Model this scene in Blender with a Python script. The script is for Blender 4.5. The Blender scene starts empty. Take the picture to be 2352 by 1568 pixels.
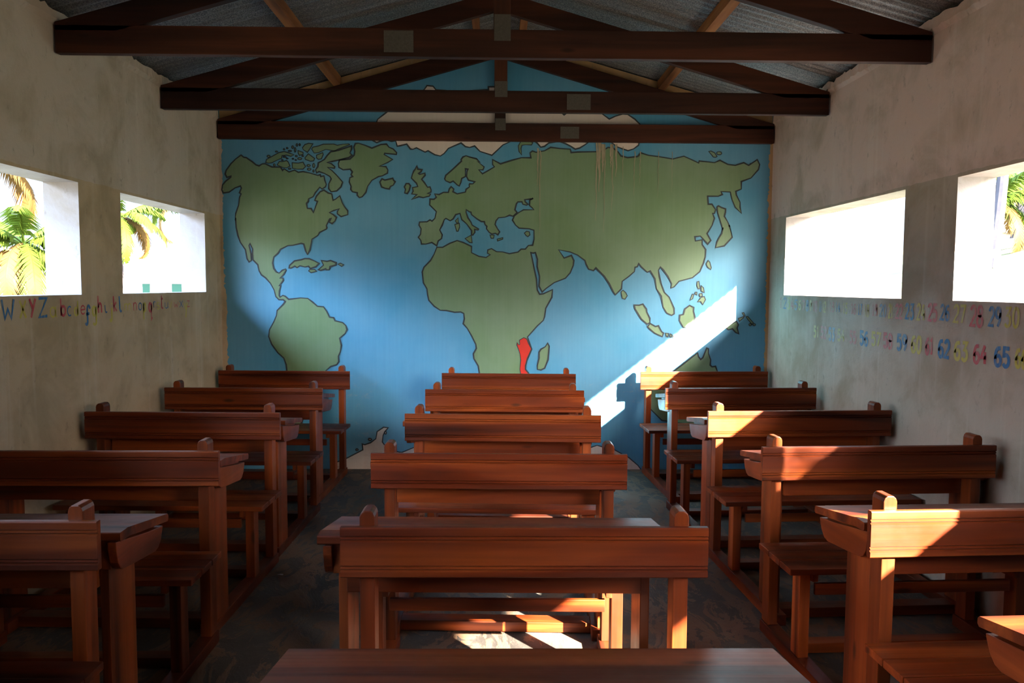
import bpy, bmesh, math, random
from mathutils import Vector, Matrix, geometry
random.seed(7)
C = bpy.context.scene.collection
PI = math.pi
XW, YB, YF = 2.40, 7.00, -2.2        # side walls, back wall, wall behind the camera
T = 0.20                             # wall thickness

# ------------------------------------------------------------------ helpers
def link(name, bm, mat, parent=None, smooth=False):
    me = bpy.data.meshes.new(name)
    bm.normal_update()
    bm.to_mesh(me); bm.free()
    if smooth:
        for p in me.polygons: p.use_smooth = True
    o = bpy.data.objects.new(name, me)
    for m in (mat if isinstance(mat, (list, tuple)) else [mat]): me.materials.append(m)
    C.objects.link(o)
    if parent: o.parent = parent
    return o
def empty(name, loc=(0,0,0), rz=0):
    o = bpy.data.objects.new(name, None); C.objects.link(o)
    o.location = loc; o.rotation_euler = (0,0,rz); o.empty_display_size = .2
    return o
def tag(o, label=None, cat=None, group=None, kind=None):
    if label: o['label'] = label
    if cat: o['category'] = cat
    if group: o['group'] = group
    if kind: o['kind'] = kind
    return o
def struct(name, bm, mat, label=None, smooth=False):
    o = link(name, bm, mat, None, smooth); o['kind'] = 'structure'
    if label: o['label'] = label
    return o
def add_box(bm, x0, x1, y0, y1, z0, z1, bev=0.0, seg=2):
    b2 = bmesh.new()
    bmesh.ops.create_cube(b2, size=1)
    for v in b2.verts:
        v.co = Vector(((x0+x1)/2+v.co.x*(x1-x0), (y0+y1)/2+v.co.y*(y1-y0), (z0+z1)/2+v.co.z*(z1-z0)))
    if bev: bmesh.ops.bevel(b2, geom=list(b2.edges), offset=bev, segments=seg, profile=.6, affect='EDGES')
    merge(bm, b2)
def merge(bm, b2):
    me = bpy.data.meshes.new('tmp'); b2.to_mesh(me); b2.free(); bm.from_mesh(me); bpy.data.meshes.remove(me)
def add_prism(bm, pts, a0, a1, axis='x', bev=0.0):
    """polygon in the plane across `axis`, pushed from a0 to a1"""
    b2 = bmesh.new()
    def P(p, a):
        if axis == 'x': return (a, p[0], p[1])
        if axis == 'y': return (p[0], a, p[1])
        return (p[0], p[1], a)
    A = [b2.verts.new(P(p, a0)) for p in pts]; B = [b2.verts.new(P(p, a1)) for p in pts]
    n = len(pts)
    b2.faces.new(A); b2.faces.new(B[::-1])
    for i in range(n): b2.faces.new((A[i], B[i], B[(i+1)%n], A[(i+1)%n]))
    bmesh.ops.recalc_face_normals(b2, faces=b2.faces)
    if bev:
        es = [e for e in b2.edges if len(e.link_faces)==2 and e.calc_face_angle(0) > .5]
        bmesh.ops.bevel(b2, geom=es, offset=bev, segments=2, profile=.6, affect='EDGES')
    merge(bm, b2)
def box_obj(name, mat, parent, *a, bev=.003):
    bm = bmesh.new(); add_box(bm, *a, bev=bev); return link(name, bm, mat, parent)

# ------------------------------------------------------------------ node materials
def mat(name):
    m = bpy.data.materials.new(name); m.use_nodes = True
    nt = m.node_tree; nt.nodes.clear()
    out = nt.nodes.new('ShaderNodeOutputMaterial'); b = nt.nodes.new('ShaderNodeBsdfPrincipled')
    nt.links.new(b.outputs[0], out.inputs[0])
    return m, nt, b
class N:
    def __init__(s, nt): s.nt = nt
    def node(s, t, **k):
        n = s.nt.nodes.new(t)
        for a, v in k.items():
            if a.startswith('i_'):
                key = a[2:]; key = int(key) if key.isdigit() else key
                if hasattr(v, 'is_linked') or isinstance(v, bpy.types.NodeSocket): s.nt.links.new(v, n.inputs[key])
                else: n.inputs[key].default_value = v
            else: setattr(n, a, v)
        return n
    def co(s, kind='Object'): return s.node('ShaderNodeTexCoord').outputs[kind]
    def map(s, v, scale=(1,1,1), loc=(0,0,0)):
        n = s.node('ShaderNodeMapping'); s.nt.links.new(v, n.inputs[0])
        n.inputs['Scale'].default_value = scale
        if isinstance(loc, bpy.types.NodeSocket): s.nt.links.new(loc, n.inputs['Location'])
        else: n.inputs['Location'].default_value = loc
        return n.outputs[0]
    def noise(s, v, scale, detail=4, rough=.55, dist=0.):
        n = s.node('ShaderNodeTexNoise'); s.nt.links.new(v, n.inputs['Vector'])
        n.inputs['Scale'].default_value = scale; n.inputs['Detail'].default_value = detail
        n.inputs['Roughness'].default_value = rough; n.inputs['Distortion'].default_value = dist
        return n.outputs[0]
    def ramp(s, f, *st):
        n = s.node('ShaderNodeValToRGB'); s.nt.links.new(f, n.inputs[0]); e = n.color_ramp.elements
        while len(e) < len(st): e.new(.5)
        for k, (p, c) in enumerate(st):
            e[k].position = p
            e[k].color = (c, c, c, 1) if isinstance(c, (int, float)) else (*c, 1)
        return n.outputs[0]
    def mix(s, f, a, b, mode='MIX'):
        n = s.node('ShaderNodeMix', data_type='RGBA', blend_type=mode)
        for k, v in ((0, f), (6, a), (7, b)):
            if isinstance(v, bpy.types.NodeSocket): s.nt.links.new(v, n.inputs[k])
            elif k == 0: n.inputs[k].default_value = v
            else: n.inputs[k].default_value = (v, v, v, 1) if isinstance(v, (int, float)) else (*v, 1)
        return n.outputs[2]
    def math(s, op, a, b=0., c=0.):
        n = s.node('ShaderNodeMath', operation=op)
        for k, v in enumerate((a, b, c)):
            if isinstance(v, bpy.types.NodeSocket): s.nt.links.new(v, n.inputs[k])
            else: n.inputs[k].default_value = v
        return n.outputs[0]
    def sep(s, v):
        n = s.node('ShaderNodeSeparateXYZ'); s.nt.links.new(v, n.inputs[0]); return n.outputs
    def bump(s, h, strength=.3, dist=.01):
        n = s.node('ShaderNodeBump'); s.nt.links.new(h, n.inputs['Height'])
        n.inputs['Strength'].default_value = strength; n.inputs['Distance'].default_value = dist
        return n.outputs[0]
    def rnd(s): return s.node('ShaderNodeObjectInfo').outputs['Random']
def put(nt, b, **k):
    for a, v in k.items():
        a = a.replace('_', ' ')
        if isinstance(v, bpy.types.NodeSocket): nt.links.new(v, b.inputs[a])
        else: b.inputs[a].default_value = (*v, 1) if isinstance(v, tuple) and len(v) == 3 else v

def wood(name, axis, dark=(.026,.0052,.0018), mid=(.118,.020,.0042), light=(.27,.060,.012), rough=.38, rest=1.):
    """varnished boards, grain running along `axis`"""
    m, nt, b = mat(name); n = N(nt); v = n.co()
    r = n.rnd()
    off = n.node('ShaderNodeCombineXYZ'); 
    for i in range(3): nt.links.new(n.math('MULTIPLY', r, 37.+11*i), off.inputs[i])
    sc = [9., 9., 9.]; sc['xyz'.index(axis)] = .55
    p = n.map(v, tuple(sc), off.outputs[0])
    broad = n.noise(p, 1.0, 3, .5, .9)
    sc2 = [60., 60., 60.]; sc2['xyz'.index(axis)] = 1.6
    fine = n.noise(n.map(v, tuple(sc2), off.outputs[0]), 1.0, 4, .6, .3)
    sc3 = [7., 7., 7.]; sc3['xyz'.index(axis)] = 2.2
    vor = n.node('ShaderNodeTexVoronoi'); nt.links.new(n.map(v, tuple(sc3), off.outputs[0]), vor.inputs['Vector'])
    vor.inputs['Scale'].default_value = 1.0
    knot = n.ramp(vor.outputs['Distance'], (0., 1.), (.05, .9), (.11, 0.))
    col = n.ramp(broad, (.28, dark), (.5, mid), (.72, light))
    col = n.mix(n.ramp(fine, (.35, 0.), (.7, .55)), col, n.mix(.5, col, dark))
    tint = n.ramp(r, (0., (.72,.70,.70)), (.5, (1.,1.,1.)), (1., (1.3,1.22,1.15)))
    col = n.mix(1., col, tint, 'MULTIPLY')
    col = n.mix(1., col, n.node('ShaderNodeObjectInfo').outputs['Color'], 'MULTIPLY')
    col = n.mix(n.math('MULTIPLY', knot, .8), col, (.012,.004,.002))
    grime = n.noise(v, 3.5, 5, .6)
    put(nt, b, Base_Color=col, Roughness=n.ramp(grime, (.3, rough-.08), (.7, rough+.16)))
    nt.links.new(n.bump(fine, .12, .004), b.inputs['Normal'])
    b.inputs['Specular IOR Level'].default_value = .26
    return m
WX, WY, WZ = wood('varnished_wood_x', 'x'), wood('varnished_wood_y', 'y'), wood('varnished_wood_z', 'z', mid=(.16,.032,.007))
TD = dict(dark=(.012,.004,.002), mid=(.040,.011,.005), light=(.085,.024,.009), rough=.6)
TX, TZ, TY = wood('roof_timber_x', 'x', **TD), wood('roof_timber_z', 'z', **TD), wood('purlin_timber', 'y', (.10,.035,.012), (.26,.10,.035), (.42,.18,.06), .7)

def plain(name, col, rough=.6, metal=0., var=.0, scale=20.):
    m, nt, b = mat(name); n = N(nt)
    c = col
    if var: c = n.mix(n.noise(n.co(), scale, 4), tuple(x*(1-var) for x in col), tuple(min(1, x*(1+var)) for x in col))
    put(nt, b, Base_Color=c, Roughness=rough, Metallic=metal)
    return m

def matte(*a, **k):
    m = plain(*a, **k); m.node_tree.nodes['Principled BSDF'].inputs['Specular IOR Level'].default_value = 0.; return m

def plaster(name, upper, lower, seam):
    """lime-washed plaster; the paint changes colour at height `seam`"""
    m, nt, b = mat(name); n = N(nt); v = n.co()
    z = n.sep(v)[2]
    wob = n.math('MULTIPLY', n.math('SUBTRACT', n.noise(v, 9., 3), .5), .02)
    step = n.math('GREATER_THAN', n.math('ADD', z, wob), seam)
    col = n.mix(step, lower, upper)
    blot = n.noise(v, 2.3, 6, .62, .4)
    col = n.mix(n.ramp(blot, (.46, 0.), (.64, .7)), col, n.mix(.7, col, (.27,.20,.11)))
    streak = n.noise(n.map(v, (14., 14., .55)), 1., 3, .6)
    col = n.mix(n.ramp(streak, (.56, 0.), (.74, .38)), col, n.mix(.5, col, (.80,.70,.60)))
    dark = n.noise(n.map(v, (5., 5., 3.)), 3., 7, .7)
    col = n.mix(n.ramp(dark, (.60, 0.), (.72, .6)), col, (.16,.12,.075))
    put(nt, b, Base_Color=col, Roughness=n.ramp(blot, (.3, .5), (.7, .8)))
    h = n.math('ADD', n.noise(v, 7., 5, .6), n.math('MULTIPLY', n.noise(v, 90., 3), .12))
    nt.links.new(n.bump(h, .35, .02), b.inputs['Normal'])
    return m
PL = plaster('left_wall_plaster', (.55,.44,.35), (.52,.375,.225), 2.225)
PR = plaster('right_wall_plaster', (.66,.47,.39), (.46,.355,.26), 2.225)
PO = plaster('outer_wall_plaster', (.37,.335,.345), (.37,.335,.345), 9.)

def mural(name, a, c, peel=(.50,.36,.27), amt=.5):
    """flat brushed paint: vertical brush marks, small chips, scuffed low down"""
    m, nt, b = mat(name); n = N(nt); v = n.co()
    br = n.noise(n.map(v, (45., 45., 1.6)), 1., 4, .6)
    col = n.mix(br, a, c)
    big = n.noise(v, 1.4, 4, .6)
    col = n.mix(n.ramp(big, (.35, .0), (.7, .35)), col, n.mix(.35, col, (.55,.60,.62)))
    z = n.sep(v)[2]
    low = n.node('ShaderNodeMapRange'); nt.links.new(z, low.inputs[0])
    low.inputs[1].default_value = 1.15; low.inputs[2].default_value = .75; low.inputs[3].default_value = 0.; low.inputs[4].default_value = .14
    chip = n.noise(n.map(v, (1., 1., 1.6)), 11., 8, .72)
    where = n.ramp(n.noise(v, 1.1, 2), (.48, 0.), (.62, 1.))
    f = n.math('MULTIPLY', n.ramp(n.math('ADD', chip, low.outputs[0]), (.68, 0.), (.80, 1.)), where)
    col = n.mix(n.math('MULTIPLY', f, amt), col, peel)
    put(nt, b, Base_Color=col, Roughness=n.ramp(big, (.3, .42), (.7, .62)))
    nt.links.new(n.bump(br, .10, .004), b.inputs['Normal'])
    return m
SEA = mural('sea_paint', (.058,.255,.40), (.085,.32,.47))
LANDM = mural('land_paint', (.125,.210,.088), (.175,.265,.125))
ICEP = mural('ice_paint', (.66,.52,.42), (.74,.62,.52), (.35,.20,.10))
REDP = plain('red_paint', (.62,.025,.010), .5, var=.1)
INK = plain('outline_paint', (.030,.036,.040), .6)
DRIP = plain('drip_stain', (.36,.30,.19), .7, var=.3)
TAN = plaster('gable_top_plaster', (.52,.31,.13), (.52,.31,.13), 9.)
STEEL = plain('galvanised_plate', (.10,.085,.065), .6, .3, var=.4, scale=90.)

def floor_mat():
    m, nt, b = mat('worn_concrete_floor'); n = N(nt); v = n.co()
    a = n.noise(v, 1.6, 7, .65, .6)
    col = n.ramp(a, (.34, (.028,.022,.018)), (.50, (.062,.052,.042)), (.66, (.115,.095,.070)))
    ch = n.noise(n.map(v, (1.2, .55, 1.)), 6.5, 6, .7, 1.2)
    col = n.mix(n.ramp(ch, (.49, 0.), (.51, .85)), col, (.15,.082,.045))
    col = n.mix(n.ramp(n.noise(v, 60., 3), (.66, 0.), (.74, .5)), col, (.26,.22,.17))
    put(nt, b, Base_Color=col, Roughness=n.ramp(a, (.3, .6), (.7, .9)))
    nt.links.new(n.bump(n.math('ADD', a, n.math('MULTIPLY', ch, .6)), .5, .02), b.inputs['Normal'])
    return m
FLOOR = floor_mat()
def sheet_mat():
    m, nt, b = mat('galvanised_sheet'); n = N(nt); v = n.co()
    a = n.noise(v, 140., 2, .6); g = n.noise(n.map(v, (.8, 6., .8)), 1.5, 4, .6)
    col = n.mix(n.ramp(a, (.4, 0.), (.62, 1.)), (.11,.115,.12), (.30,.29,.27))
    col = n.mix(n.ramp(g, (.45, 0.), (.7, .5)), col, (.10,.07,.05))
    put(nt, b, Base_Color=col, Roughness=.5, Metallic=.55)
    return m
SHEET = sheet_mat()
def ground_mat():
    m, nt, b = mat('sandy_grass'); n = N(nt); v = n.co()
    a = n.noise(v, .8, 6, .6)
    col = n.ramp(a, (.4, (.085,.070,.030)), (.6, (.055,.065,.018)))
    left_bounce = n.math('LESS_THAN', n.sep(v)[0], -1.)  # left ground made lighter to bounce more light onto the upper walls
    col = n.mix(left_bounce, col, n.ramp(a, (.4, (.108,.086,.048)), (.62, (.083,.074,.033))))
    put(nt, b, Base_Color=col, Roughness=.9); return m
GROUND = ground_mat()
def leaf_mat(name, a, c):
    m, nt, b = mat(name); n = N(nt)
    col = n.mix(n.noise(n.co(), 1.5, 3), a, c)
    put(nt, b, Base_Color=col, Roughness=.6)
    b.inputs['Specular IOR Level'].default_value = .08
    tr = n.node('ShaderNodeBsdfTranslucent'); nt.links.new(col, tr.inputs[0])
    mx = n.node('ShaderNodeMixShader'); mx.inputs[0].default_value = .35
    out = [x for x in nt.nodes if x.type == 'OUTPUT_MATERIAL'][0]
    nt.links.new(b.outputs[0], mx.inputs[1]); nt.links.new(tr.outputs[0], mx.inputs[2]); nt.links.new(mx.outputs[0], out.inputs[0])
    return m
LEAF = leaf_mat('palm_leaf', (.022,.050,.006), (.070,.095,.010)); LEAFD = leaf_mat('dry_palm_leaf', (.07,.035,.010), (.12,.07,.02))
TRUNK = matte('palm_trunk', (.040,.035,.038), .85, var=.35, scale=6.)
# painted outlines measured on the wall, in millimetres (x, height)
LAND = {"america":[[-2209,2739],[-2186,2721],[-2165,2718],[-2113,2683],[-2082,2657],[-2056,2649],[-2029,2665],[-2003,2667],[-1946,2640],[-1873,2640],[-1855,2612],[-1841,2625],[-1800,2599],[-1752,2615],[-1721,2597],[-1679,2603],[-1626,2592],[-1574,2578],[-1553,2572],[-1532,2578],[-1527,2562],[-1500,2568],[-1493,2531],[-1480,2495],[-1488,2474],[-1518,2455],[-1536,2471],[-1576,2423],[-1595,2389],[-1634,2371],[-1637,2350],[-1653,2331],[-1646,2289],[-1614,2287],[-1594,2253],[-1558,2350],[-1582,2358],[-1566,2395],[-1534,2432],[-1502,2447],[-1465,2422],[-1434,2414],[-1424,2359],[-1402,2370],[-1365,2399],[-1345,2339],[-1324,2302],[-1298,2271],[-1298,2237],[-1356,2220],[-1388,2244],[-1388,2265],[-1372,2286],[-1419,2272],[-1456,2254],[-1425,2238],[-1396,2212],[-1410,2180],[-1434,2159],[-1457,2170],[-1441,2204],[-1454,2199],[-1484,2143],[-1479,2122],[-1484,2112],[-1543,2083],[-1559,2056],[-1610,2024],[-1618,1982],[-1629,1929],[-1651,1892],[-1666,1923],[-1681,1981],[-1703,1987],[-1777,1970],[-1819,1967],[-1883,1935],[-1905,1901],[-1942,1869],[-1953,1816],[-1944,1768],[-1923,1739],[-1897,1729],[-1870,1753],[-1843,1763],[-1838,1753],[-1860,1716],[-1889,1686],[-1865,1686],[-1863,1665],[-1898,1620],[-1885,1620],[-1899,1572],[-1902,1535],[-1894,1519],[-1868,1535],[-1847,1527],[-1818,1501],[-1714,1514],[-1652,1510],[-1610,1478],[-1569,1442],[-1516,1437],[-1491,1400],[-1465,1347],[-1428,1342],[-1418,1316],[-1350,1300],[-1324,1274],[-1314,1237],[-1330,1205],[-1378,1163],[-1364,1099],[-1373,1046],[-1390,1004],[-1387,956],[-1406,930],[-1459,913],[-1496,881],[-1518,855],[-1609,716],[-1718,416],[-1783,330],[-1822,523],[-1835,736],[-1841,854],[-1848,928],[-1868,986],[-1920,1034],[-1972,1108],[-1997,1176],[-1989,1234],[-1948,1308],[-1926,1361],[-1920,1403],[-1867,1456],[-1849,1482],[-1866,1498],[-1903,1498],[-1929,1524],[-1943,1581],[-1974,1639],[-2015,1686],[-2051,1712],[-2071,1748],[-2081,1800],[-2122,1842],[-2126,1894],[-2123,1935],[-2145,1982],[-2154,1966],[-2138,1894],[-2137,1836],[-2156,1823],[-2173,1852],[-2186,1930],[-2228,1992],[-2248,2049],[-2262,2121],[-2266,2204],[-2269,2180],[-2263,2243],[-2238,2311],[-2228,2379],[-2215,2408],[-2228,2418],[-2211,2458],[-2219,2476],[-2264,2460],[-2317,2423],[-2367,2415],[-2379,2441],[-2373,2482],[-2347,2514],[-2301,2551],[-2299,2560],[-2333,2548],[-2348,2577],[-2339,2608],[-2297,2665],[-2254,2707]],"eurafrica":[[-458,2550],[-448,2581],[-389,2632],[-313,2703],[-315,2718],[-300,2739],[-273,2750],[-241,2739],[-183,2725],[-151,2694],[-173,2702],[-116,2656],[-126,2630],[-162,2630],[-131,2597],[-89,2620],[-27,2657],[-43,2677],[-43,2719],[26,2683],[126,2715],[206,2737],[289,2737],[282,2779],[301,2795],[333,2785],[407,2798],[460,2828],[545,2818],[630,2814],[638,2785],[694,2790],[885,2795],[906,2800],[959,2832],[1002,2827],[1045,2796],[1072,2760],[1131,2745],[1216,2756],[1247,2787],[1311,2767],[1397,2757],[1525,2737],[1621,2762],[1675,2739],[1751,2705],[1756,2722],[1890,2709],[1937,2730],[2008,2694],[2072,2687],[2147,2711],[2190,2688],[2264,2738],[2286,2696],[2277,2654],[2214,2580],[2129,2548],[2131,2484],[2083,2463],[2089,2431],[2123,2368],[2124,2325],[2137,2273],[2081,2325],[2053,2389],[2035,2457],[1954,2460],[1966,2435],[1929,2419],[1837,2419],[1844,2350],[1876,2350],[1910,2303],[1900,2271],[1884,2271],[1901,2228],[1881,2165],[1839,2095],[1873,2036],[1847,2004],[1781,2073],[1732,2067],[1738,2030],[1797,2041],[1798,1999],[1830,1956],[1828,1892],[1813,1838],[1782,1763],[1718,1709],[1600,1677],[1558,1628],[1531,1617],[1536,1655],[1502,1719],[1458,1778],[1434,1802],[1417,1772],[1427,1718],[1444,1654],[1473,1579],[1517,1537],[1562,1440],[1563,1391],[1541,1377],[1498,1397],[1464,1450],[1446,1547],[1402,1611],[1389,1697],[1345,1766],[1318,1755],[1264,1803],[1242,1830],[1231,1803],[1210,1797],[1205,1760],[1157,1717],[1099,1674],[1094,1609],[1041,1556],[1025,1577],[986,1652],[942,1716],[866,1790],[845,1766],[802,1779],[780,1822],[769,1854],[704,1901],[639,1927],[537,1946],[586,1874],[650,1898],[672,1853],[667,1810],[641,1746],[599,1698],[502,1660],[428,1606],[396,1576],[368,1627],[373,1712],[351,1798],[353,1862],[334,1920],[313,1915],[294,1920],[308,1861],[324,1787],[346,1691],[353,1595],[374,1557],[406,1561],[487,1598],[482,1531],[429,1434],[419,1359],[408,1327],[355,1278],[270,1181],[308,1073],[271,991],[255,926],[255,894],[282,861],[208,665],[122,512],[25,479],[-62,512],[-110,688],[-153,859],[-163,923],[-201,987],[-206,1030],[-180,1078],[-185,1115],[-222,1189],[-259,1253],[-296,1295],[-286,1337],[-291,1385],[-318,1398],[-370,1395],[-444,1410],[-497,1412],[-550,1447],[-597,1499],[-607,1547],[-613,1599],[-644,1651],[-654,1746],[-638,1788],[-581,1846],[-549,1903],[-526,1961],[-476,1961],[-413,1996],[-350,2020],[-297,2004],[-224,1970],[-224,1916],[-161,1885],[-97,1875],[-61,1899],[-85,1912],[-82,1941],[-50,1952],[-5,1926],[48,1924],[107,1909],[182,1924],[209,1949],[246,1950],[272,1981],[310,1984],[323,2037],[320,2114],[277,2127],[191,2131],[159,2158],[132,2200],[148,2237],[191,2269],[228,2290],[318,2291],[302,2309],[281,2327],[283,2375],[312,2391],[291,2384],[238,2377],[243,2359],[265,2338],[254,2330],[222,2338],[214,2359],[179,2358],[166,2342],[153,2290],[172,2266],[138,2234],[106,2242],[68,2226],[10,2220],[-11,2193],[-19,2162],[2,2125],[21,2098],[5,2072],[-16,2085],[-48,2079],[-70,2093],[-94,2124],[-91,2145],[-107,2161],[-113,2185],[-139,2186],[-176,2208],[-224,2245],[-230,2266],[-246,2271],[-270,2287],[-272,2265],[-256,2218],[-230,2181],[-219,2155],[-163,2121],[-168,2112],[-197,2118],[-195,2092],[-213,2068],[-224,2070],[-224,2107],[-267,2165],[-309,2202],[-325,2255],[-362,2244],[-384,2207],[-410,2191],[-447,2211],[-461,2201],[-479,2153],[-501,2111],[-479,2069],[-485,2037],[-514,2016],[-527,1974],[-570,2002],[-623,1988],[-660,1988],[-666,2020],[-687,2046],[-668,2073],[-663,2120],[-681,2152],[-676,2178],[-612,2181],[-586,2197],[-567,2187],[-543,2211],[-530,2269],[-588,2326],[-585,2376],[-551,2375],[-530,2392],[-545,2421],[-506,2416],[-469,2435],[-426,2435],[-418,2464],[-402,2484],[-379,2465],[-386,2441],[-349,2423],[-278,2439],[-272,2463],[-243,2484],[-246,2502],[-241,2510],[-214,2510],[-196,2528],[-252,2541],[-268,2572],[-265,2614],[-257,2635],[-278,2638],[-278,2609],[-278,2572],[-310,2556],[-318,2520],[-331,2491],[-347,2498],[-384,2532],[-411,2519],[-448,2534]],"greenland":[[-1365,2704],[-1275,2713],[-1238,2747],[-1233,2778],[-1240,2815],[-1227,2846],[-1200,2849],[-1143,2831],[-1085,2808],[-1006,2840],[-959,2843],[-938,2817],[-901,2802],[-872,2771],[-875,2756],[-975,2765],[-980,2755],[-907,2713],[-949,2687],[-1020,2655],[-965,2651],[-949,2624],[-952,2596],[-997,2572],[-1029,2566],[-1087,2534],[-1124,2482],[-1140,2429],[-1172,2392],[-1196,2384],[-1215,2405],[-1214,2426],[-1256,2434],[-1270,2454],[-1267,2481],[-1282,2517],[-1277,2554],[-1253,2564],[-1266,2580],[-1255,2604],[-1273,2627],[-1334,2621],[-1371,2642],[-1375,2673]],"baffin":[[-1494,2709],[-1472,2740],[-1440,2774],[-1372,2788],[-1261,2825],[-1259,2799],[-1275,2765],[-1257,2747],[-1283,2726],[-1373,2704],[-1431,2691],[-1473,2683],[-1436,2673],[-1405,2647],[-1410,2634],[-1468,2641],[-1432,2615],[-1390,2574],[-1340,2517],[-1354,2475],[-1391,2440],[-1439,2432],[-1460,2458],[-1459,2500],[-1438,2542],[-1448,2563],[-1495,2589],[-1542,2604],[-1563,2593],[-1571,2619],[-1552,2646],[-1547,2679],[-1520,2693]],"australia":[[1778,1046],[1787,1012],[1807,988],[1826,1004],[1859,1089],[1874,1082],[1875,1043],[1896,985],[1893,938],[1909,923],[1940,927],[1957,884],[2051,698],[1977,502],[1746,403],[1472,442],[1333,578],[1327,715],[1504,832],[1656,949]],"madagascar":[[448,1127],[462,1100],[459,1046],[454,981],[423,905],[390,889],[360,894],[358,927],[373,992],[373,1046],[389,1073],[427,1095]],"borneo":[[1698,1465],[1736,1448],[1734,1414],[1749,1359],[1739,1304],[1702,1269],[1647,1271],[1611,1331],[1614,1379],[1645,1386],[1657,1434]],"sumatra":[[1209,1466],[1251,1465],[1285,1475],[1317,1432],[1321,1405],[1349,1350],[1350,1313],[1326,1299],[1273,1343],[1217,1432]],"java":[[1330,1275],[1350,1306],[1399,1278],[1426,1285],[1454,1234],[1472,1220],[1462,1189],[1393,1220],[1351,1254]],"japan":[[1921,2325],[1934,2336],[1959,2323],[1997,2310],[1997,2283],[1988,2246],[2015,2204],[2038,2156],[2031,2170],[2061,2064],[1993,1989],[1918,1973],[1927,2021],[1948,2063],[1969,2096],[1978,2149],[1977,2118],[1968,2161],[1928,2277]],"britain":[[-712,2632],[-698,2660],[-691,2632],[-654,2627],[-662,2611],[-683,2595],[-675,2587],[-630,2598],[-627,2580],[-657,2546],[-633,2517],[-606,2478],[-585,2481],[-575,2455],[-577,2436],[-607,2425],[-580,2420],[-591,2402],[-644,2388],[-681,2396],[-744,2372],[-718,2396],[-699,2414],[-744,2419],[-731,2443],[-736,2474],[-691,2483],[-702,2511],[-746,2555],[-736,2590],[-725,2616]],"ireland":[[-807,2479],[-791,2508],[-768,2508],[-754,2490],[-765,2448],[-781,2422],[-805,2427],[-797,2458]],"iceland":[[-1018,2519],[-1000,2547],[-976,2536],[-907,2552],[-900,2536],[-886,2523],[-902,2494],[-926,2483],[-937,2460],[-971,2465],[-1003,2477]],"cuba":[[-1811,1774],[-1806,1796],[-1763,1835],[-1704,1846],[-1672,1856],[-1635,1855],[-1588,1834],[-1551,1816],[-1578,1786],[-1626,1770],[-1642,1789],[-1673,1783],[-1716,1793],[-1742,1777],[-1761,1790],[-1795,1772]],"hispaniola":[[-1530,1840],[-1482,1833],[-1450,1840],[-1403,1822],[-1408,1801],[-1456,1787],[-1464,1760],[-1488,1760],[-1493,1768],[-1536,1754],[-1557,1760],[-1512,1800]],"newguinea":[[2117,1327],[2135,1297],[2125,1268],[2140,1218],[2113,1228],[2083,1261],[2047,1251],[2027,1267],[2059,1300]]}
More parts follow.
